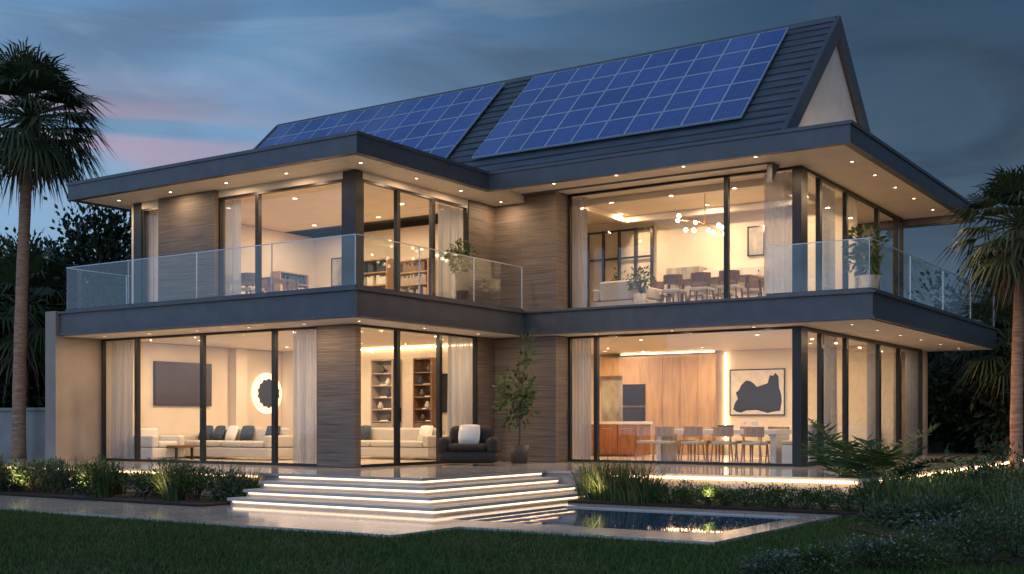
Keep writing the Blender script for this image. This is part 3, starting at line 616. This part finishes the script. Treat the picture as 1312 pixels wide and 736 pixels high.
def bookcase(x,y,rz,w,h,label,short,seed):
    random.seed(seed); t=thing('bookcase',label,'bookcase',(x,y,3.552),rz); n=5; m=MB().box(-w/2,-w/2+.03,-.16,.16,0,h).box(w/2-.03,w/2,-.16,.16,0,h).box(-w/2+.03,w/2-.03,.14,.16,0,h); m.build('carcass','chairwood',t)
    for i in range(n+1): MB().box(-w/2+.031,w/2-.031,-.16,.139,i*(h-.03)/n,i*(h-.03)/n+.03).build('shelf','chairwood',t)
    for i in range(n):
        xx=-w/2+.05; mm=MB()
        while xx<w/2-.12:
            ww=random.uniform(.03,.07); mm.box(xx,xx+ww-.004,-.12,.1,i*(h-.03)/n+.031,i*(h-.03)/n+.031+random.uniform(.16,(h-.03)/n-.06)); xx+=ww
            if random.random()<.2: xx+=.12
        o=mm.build('book_row',random.choice(['canvas','walnut','navy','render']),None); o.location=(x,y,3.552); o.rotation_euler=(0,0,rz); tag(o,f'books on shelf {ORD[i]} from the bottom, {short}','books')
bookcase(AX(482,24.2),24.2,0,1.0,1.75,'wooden bookcase upstairs, the middle one of three','middle upstairs bookcase',3); bookcase(AX(532,24.2),24.2,0,1.1,1.65,'wooden bookcase upstairs, the right one of three','right upstairs bookcase',4)
bookcase(-22.7,BY(372,-22.7),R(90),1.1,1.45,'wooden bookcase upstairs, the left one of three','left upstairs bookcase',8)
sofa((AX(372,21.8),21.8,3.552),0,2.2,'pale sofa in the upstairs left room','fabric',3)
qx,qy=AX(330,19.8),19.8
make_table((qx,qy,3.552),1.6,.8,.75,'small wooden table in the upstairs left room','walnut')
for i,(dx,dy,r) in enumerate(((-.4,-.6,0),(.4,-.6,0),(-.4,.6,R(180)),(.4,.6,R(180)))):
    dup(c1,(qx+dx,qy+dy,3.552),r,f'dark chair at the small table in the upstairs left room, {["front left","front right","back left","back right"][i]} one','dark chairs in the upstairs left room')
# ------------------------------------------------------------ terrace chair, potted tree
px_,py_=W(602,25.6)
t=thing('lounge_chair','dark woven lounge chair on the terrace with a white cushion','armchair',(px_,py_,0),R(28))
MB().box(-.64,.64,-.5,.5,.05,.33).build('base','dark',t,.12); MB().box(-.42,.42,-.52,.28,.325,.47).build('seat_cushion','dark',t,.07)
for s in(-1,1): MB().box(s*.66,s*.40,-.5,.5,.25,.62).build('armrest','dark',t,.12)
MB().box(-.5,.5,.22,.52,.3,.86).build('backrest','dark',t,.14)
pillow((px_-.02,py_-.02,.46),R(28),'white','white cushion on the dark lounge chair on the terrace',.48,.45)
def potted(loc,potr,poth,h,r,n,size,label,mat='leaf',pot='terracotta'):
    t=thing('potted_plant',label,'potted plant',loc); MB().lathe([(potr*.75,0),(potr,poth),(potr*.9,poth),(potr*.85,poth-.04)],n=20).build('pot',pot,t,smooth=True)
    MB().lathe([(potr*.84,poth-.06),(potr*.84,poth-.045)],n=16).build('soil','soil',t)
    p,d,c=cloud(r,r,(h-poth)*.5,poth+(h-poth)*.55,n,12,.25); leaves(p,d,size,size*.5,'foliage',mat,t)
    m=MB()
    m.tube([(0,0,poth-.05),(.03,.02,h*.5),(-.02,0,h*.85)],[.022,.016,.008],6)
    for q in c[:8]: m.tube([(0,0,poth+(q[2]-poth)*.4),tuple(q)],[.01,.005],5)
    m.build('stem','bark',t)
bx,by=W(665,26.6)
potted((bx,by,0),.24,.42,2.75,.40,420,.15,'tall slender potted tree against the stone wall on the terrace')
potted((-15.5,BY(592,-15.5),3.552),.16,.75,1.38,.34,420,.11,'bushy plant in a slim pot on the upstairs balcony','leaf','terracotta')
potted((-7.9,BY(1113,-7.9),3.552),.24,.7,1.75,.45,480,.16,'leafy plant in a tall pot on the right balcony','leaf','palepot')
potted((AX(820,24.6),24.6,3.552),.16,.4,.95,.25,200,.11,'small plant upstairs behind the wide window','leaf','palepot')
potted((AX(800,26.6),26.6,3.552),.16,.5,1.2,.3,200,.12,'upstairs plant beside the steel framed partition','leaf','palepot')
# ------------------------------------------------------------ vegetation
random.seed(21)
Z0=-.49
xs=np.linspace(-25.8,-16.1,18)
for i,x in enumerate(xs):
    r=random.uniform(.42,.58); shrub((x,14.65+random.uniform(-.3,.35),Z0),r,random.uniform(.40,.72),1100,.075,['leaf','olive','leaf','leafd'][i%4],'shrub',f'low rounded shrub in the left planting bed, {ORD[i]} from the left',group='low shrubs in the left planting bed')
for i,x in enumerate(np.linspace(-25.8,-15.9,18)):
    tuft((x+random.uniform(-.1,.1),14.2+random.uniform(0,1.1),Z0),random.uniform(.5,.88),.6,120,'reed',f'spiky grass clump in the left planting bed, {ORD[i]} from the left','spiky grass clumps in the left planting bed')
for i,x in enumerate(np.linspace(-10.75,-9.6,4)):
    tuft((x,18.95-.1*i,Z0),.86,.9,200,'reed',f'tall arching grass clump right of the steps, {ORD[i]} from the left','tall grass clumps right of the steps',lean=.8)
for i,x in enumerate(np.linspace(-9.7,-5.6,13)):
    shrub((x,18.7+random.uniform(-.03,.03),Z0),.33,.36,1300,.045,'leaf','hedge_shrub',f'clipped low hedge shrub behind the pool, {ORD[i]} from the left','hedge','low hedge shrubs behind the pool',26)
for i,(gx,gy) in enumerate(((-25.2,13.98),(-23.3,13.98),(-21.4,13.98),(-19.4,13.98),(-17.3,13.98),(-10.5,18.33),(-8.2,18.32),(-4.6,18.0))):
    t=thing('garden_uplight',f'small spiked garden uplight among the plants, {ORD[i]} from the left','lamp',(gx,gy,-.48))
    MB().tube([(0,0,-.05),(0,0,.10)],.012,6).build('spike','frame',t); MB().lathe([(.03,.09),(.04,.16),(.034,.16),(.03,.15)],n=12).build('housing','frame',t); MB().lathe([(.03,.152),(.03,.155)],n=10).build('lens','lens',t)
    spot(t,(0,0,.17),(R(180-52),0,0),46 if i<5 else 22)
def frondplant(loc,h,n,label):
    t=thing('fern_palm',label,'plant',loc); m=MB(); ms=MB()
    for i in range(n):
        az=i*2.4+random.uniform(-.3,.3); el=R(random.uniform(42,84)); L=h*random.uniform(.75,1.1); d=Vector((math.cos(az)*math.cos(el),math.sin(az)*math.cos(el),math.sin(el))); side=Vector((-math.sin(az),math.cos(az),0))
        def C(s): return d*L*s+Vector((math.cos(az),math.sin(az),0))*(.25*L*s*s)+Vector((0,0,-.28*L*s**2.4))
        ms.tube([C(k/6) for k in range(7)],[.014,.012,.010,.008,.006,.005,.003],5)
        for j in range(22):
            s=.3+.7*j/21; c=C(s); w=.24*h*math.sin(math.pi*(.12+.8*(s-.3)/.7))
            for sg in(1,-1):
                tip=c+side*sg*w+d*.10*h+Vector((0,0,-.10*h*random.random())); pd=d*.009*h; mid=(c+tip)/2+Vector((0,0,.01))
                m.add([c-pd*.5,c+pd*.5,mid+pd,tip,mid-pd],[(0,1,2,3,4)])
    m.build('leaf_blades','leaf',t); ms.build('frond_stem','leaf',t)
bx,by=W(1098,20.4); frondplant((bx,by,Z0-.03),2.0,11,'tall airy fern palm right of the hedge by the corner of the terrace')
bx,by=W(1142,20.0); frondplant((bx,by,Z0-.03),1.35,10,'smaller fern palm beside the tallest one, on its right')
spots=[(1104,20.2,.5,.5),(1128,19.6,.55,.6),(1165,19,.6,.65),(1205,18,.65,.72),(1245,19,.7,.8),(1290,19.5,.8,1.0),(1185,21,.7,.55),(1230,22.5,.7,.5),(1275,24,.9,.6),(1320,22,1,1.2),(1155,16.6,.5,.45),(1215,16,.6,.5),(1270,16.5,.6,.65)]
for i,(p_,d_,r_,h_) in enumerate(sorted(spots)):
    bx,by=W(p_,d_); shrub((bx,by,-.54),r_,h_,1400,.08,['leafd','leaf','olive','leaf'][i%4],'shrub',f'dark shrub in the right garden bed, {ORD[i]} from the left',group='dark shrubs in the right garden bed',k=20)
for i,(p_,d_) in enumerate([(1120,18.6),(1155,17.6),(1190,16.8),(1215,17.2),(1240,17.4),(1268,18),(1295,17.8)]):
    bx,by=W(p_,d_); tuft((bx,by,-.54),.75,.8,150,'reed',f'long grass clump in the right garden bed, {ORD[i]} from the left','long grass clumps in the right garden bed')
for i,(p_,d_,r_,h_) in enumerate([(990,11.4,.28,.22),(1050,11.6,.33,.27),(1115,12,.4,.34),(1165,11.8,.4,.38),(1220,12.4,.45,.5),(1265,12.2,.45,.55),(1305,12.8,.5,.7)]):
    bx,by=W(p_,d_); shrub((bx,by,-.56),r_,h_,1700,.045,['olive','leaf'][i%2],'flowering_shrub',f'low shrub with tiny pale flowers on the lawn edge, {ORD[i]} from the left','flowering shrub','flowering shrubs at the lawn edge',20,60)
bx,by=W(1300,13.4); tuft((bx,by,-.56),.9,.9,220,'reed','large grass clump among the flowering shrubs at the right edge')
bx,by=W(24,31); fan_palm((bx,by,-.56),9.55,2.2,'tall fan palm with a brown skirt left of the house',(.35,.1),72,.18,3)
bx,by=W(30,36); fan_palm((bx,by,-.56),5.0,2.5,'shorter palm behind the tall one on the left',(0,0),44,.2,5)
bx,by=W(1302,27); fan_palm((bx,by,-.56),6.1,1.85,'palm tree at the right edge of the garden',(.1,.1),54,.15,9)
bx,by=W(1295,34); fan_palm((bx,by,-.56),3.8,2.0,'low palm in the trees behind the right balcony',(0,0),40,.2,12)
random.seed(5)
for i,(p_,d_,h_,r_) in enumerate([(-40,44,8.3,3),(10,42,8.2,3),(60,43,8.0,3),(100,41,8.6,2.6),(140,42,9.0,2.3),(175,44,8.6,2.2),(45,38,4.5,2.4),(-5,37,5,2.4)]):
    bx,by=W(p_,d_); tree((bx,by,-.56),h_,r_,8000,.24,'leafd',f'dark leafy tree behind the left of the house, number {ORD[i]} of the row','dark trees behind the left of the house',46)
for i,(p_,d_,h_,r_) in enumerate([(1165,50,5,2.6),(1200,46,5.4,2.4),(1240,48,7.2,2.6),(1275,44,6.8,2.6),(1315,42,7.0,2.8),(1350,45,8,3),(1225,38,3.6,1.9),(1270,36,3.4,2),(1315,34,3.8,2.1),(1190,42,3.4,2.0)]):
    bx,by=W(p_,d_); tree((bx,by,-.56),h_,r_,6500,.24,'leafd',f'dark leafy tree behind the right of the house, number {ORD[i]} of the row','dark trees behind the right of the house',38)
n=190000
Yc=np.sqrt(RNG.uniform(10.2**2,21**2,n)); s=RNG.uniform(-.52,.52,n); X=(CT*s-ST)*Yc; Y=(ST*s+CT)*Yc
ok=~(((Y>11.75)&(X<-9.65))|((X>-11)&(X<-5.8)&(Y>13.25))|((Y>13.8)&(X<-11))|((X>-5.8)&(Y>19)))
X=X[ok];Y=Y[ok];k=len(X); h=RNG.uniform(.03,.07,k)*(1+.3*np.sin(X*1.7)*np.cos(Y*2.1)); a=RNG.uniform(0,6.28,k); w=.006
b0=np.stack([X-np.cos(a)*w,Y-np.sin(a)*w,np.full(k,-.561)],1); b1=np.stack([X+np.cos(a)*w,Y+np.sin(a)*w,np.full(k,-.561)],1); tp=np.stack([X+RNG.normal(size=k)*.022,Y+RNG.normal(size=k)*.022,-.56+h],1)
v=np.stack([b0,b1,tp],1).reshape(-1,3); me=D.meshes.new('grass'); me.from_pydata(v.tolist(),[],np.arange(3*k).reshape(-1,3).tolist())
o=link('grass',me,'grass'); tag(o,'short mown grass blades of the dark lawn','grass',None,'stuff')
# ------------------------------------------------------------ world
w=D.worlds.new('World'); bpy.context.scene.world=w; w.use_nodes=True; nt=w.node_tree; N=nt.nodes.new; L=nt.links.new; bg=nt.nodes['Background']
tc=N('ShaderNodeTexCoord'); sp=N('ShaderNodeSeparateXYZ'); L(tc.outputs['Generated'],sp.inputs[0])
def math_(op,a,b=None):
    m=N('ShaderNodeMath'); m.operation=op
    for i,x in enumerate((a,b)):
        if x is None: continue
        if isinstance(x,(int,float)): m.inputs[i].default_value=x
        else: L(x,m.inputs[i])
    return m.outputs[0]
def mr(x,a,b,c,d,sm=True):
    m=N('ShaderNodeMapRange'); m.interpolation_type='SMOOTHSTEP' if sm else 'LINEAR'
    for i,q in enumerate((a,b,c,d)): m.inputs[i+1].default_value=q
    L(x,m.inputs[0]); return m.outputs[0]
def mixc(f,a,b,bt='MIX'):
    m=N('ShaderNodeMix'); m.data_type='RGBA'; m.blend_type=bt
    if isinstance(f,(int,float)): m.inputs[0].default_value=f
    else: L(f,m.inputs[0])
    for i,x in ((6,a),(7,b)):
        if isinstance(x,tuple): m.inputs[i].default_value=(*x,1)
        else: L(x,m.inputs[i])
    return m.outputs[2]
def dot(v):
    d=N('ShaderNodeVectorMath'); d.operation='DOT_PRODUCT'; L(tc.outputs['Generated'],d.inputs[0]); d.inputs[1].default_value=v; return d.outputs['Value']
rp=N('ShaderNodeValToRGB'); L(sp.outputs[2],rp.inputs[0]); el=rp.color_ramp.elements
el[0].position=0; el[0].color=(.32,.45,.62,1); el[1].position=.7; el[1].color=(.05,.12,.28,1)
e=el.new(.2); e.color=(.215,.38,.58,1); e=el.new(.36); e.color=(.10,.225,.42,1)
lr=dot((CT,ST,0)); fw=dot((-ST,CT,0))
def noise(scale,sc,det=7,dist=.5,off=(0,0,0)):
    mp=N('ShaderNodeMapping'); mp.inputs['Scale'].default_value=scale; mp.inputs['Location'].default_value=off; L(tc.outputs['Generated'],mp.inputs[0])
    n=N('ShaderNodeTexNoise'); n.inputs['Scale'].default_value=sc; n.inputs['Detail'].default_value=det; n.inputs['Distortion'].default_value=dist; L(mp.outputs[0],n.inputs['Vector']); return n.outputs['Fac']
c1=mr(noise((1,1,4.0),3.2,9,.8),.42,.70,0,.65); c2=mr(noise((1,1,5),5.0,10,.8,(3,1,2)),.45,.75,0,.6)
base=mixc(c1,rp.outputs[0],(.10,.155,.24)); base=mixc(c2,base,(.28,.40,.54))
pk=math_('MULTIPLY',math_('MULTIPLY',mr(sp.outputs[2],.16,.215,0,1),mr(sp.outputs[2],.215,.29,1,0)),mr(lr,-.38,-.0,1,0))
pk=math_('MULTIPLY',pk,mr(noise((1,1,7),3.5,8,.8,(5,2,0)),.38,.6,.0,.75)); base=mixc(pk,base,(.48,.33,.42))
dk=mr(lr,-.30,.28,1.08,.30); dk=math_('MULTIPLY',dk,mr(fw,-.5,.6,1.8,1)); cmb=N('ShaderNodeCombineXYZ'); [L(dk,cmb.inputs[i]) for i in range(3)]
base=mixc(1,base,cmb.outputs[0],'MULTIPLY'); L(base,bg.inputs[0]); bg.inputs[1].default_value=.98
s=D.lights.new('dusk_glow','SUN'); s.energy=.45; s.angle=R(60); s.color=(.68,.82,1); so=D.objects.new('dusk_glow',s); col.objects.link(so); so.rotation_euler=(R(50),0,R(25))
cam=D.cameras.new('camera'); co=D.objects.new('camera',cam); col.objects.link(co); co.location=(0,0,EYE); co.rotation_euler=(R(90),0,TH)
cam.sensor_width=36; cam.lens=36*F/1312; cam.shift_y=(540-368)/1312; cam.clip_end=1000; bpy.context.scene.camera=co
sc=bpy.context.scene; sc.view_settings.view_transform='Standard'; sc.view_settings.look='None'; sc.view_settings.exposure=0
for o in D.objects:
    if 'worldkids' in o: del o['worldkids']
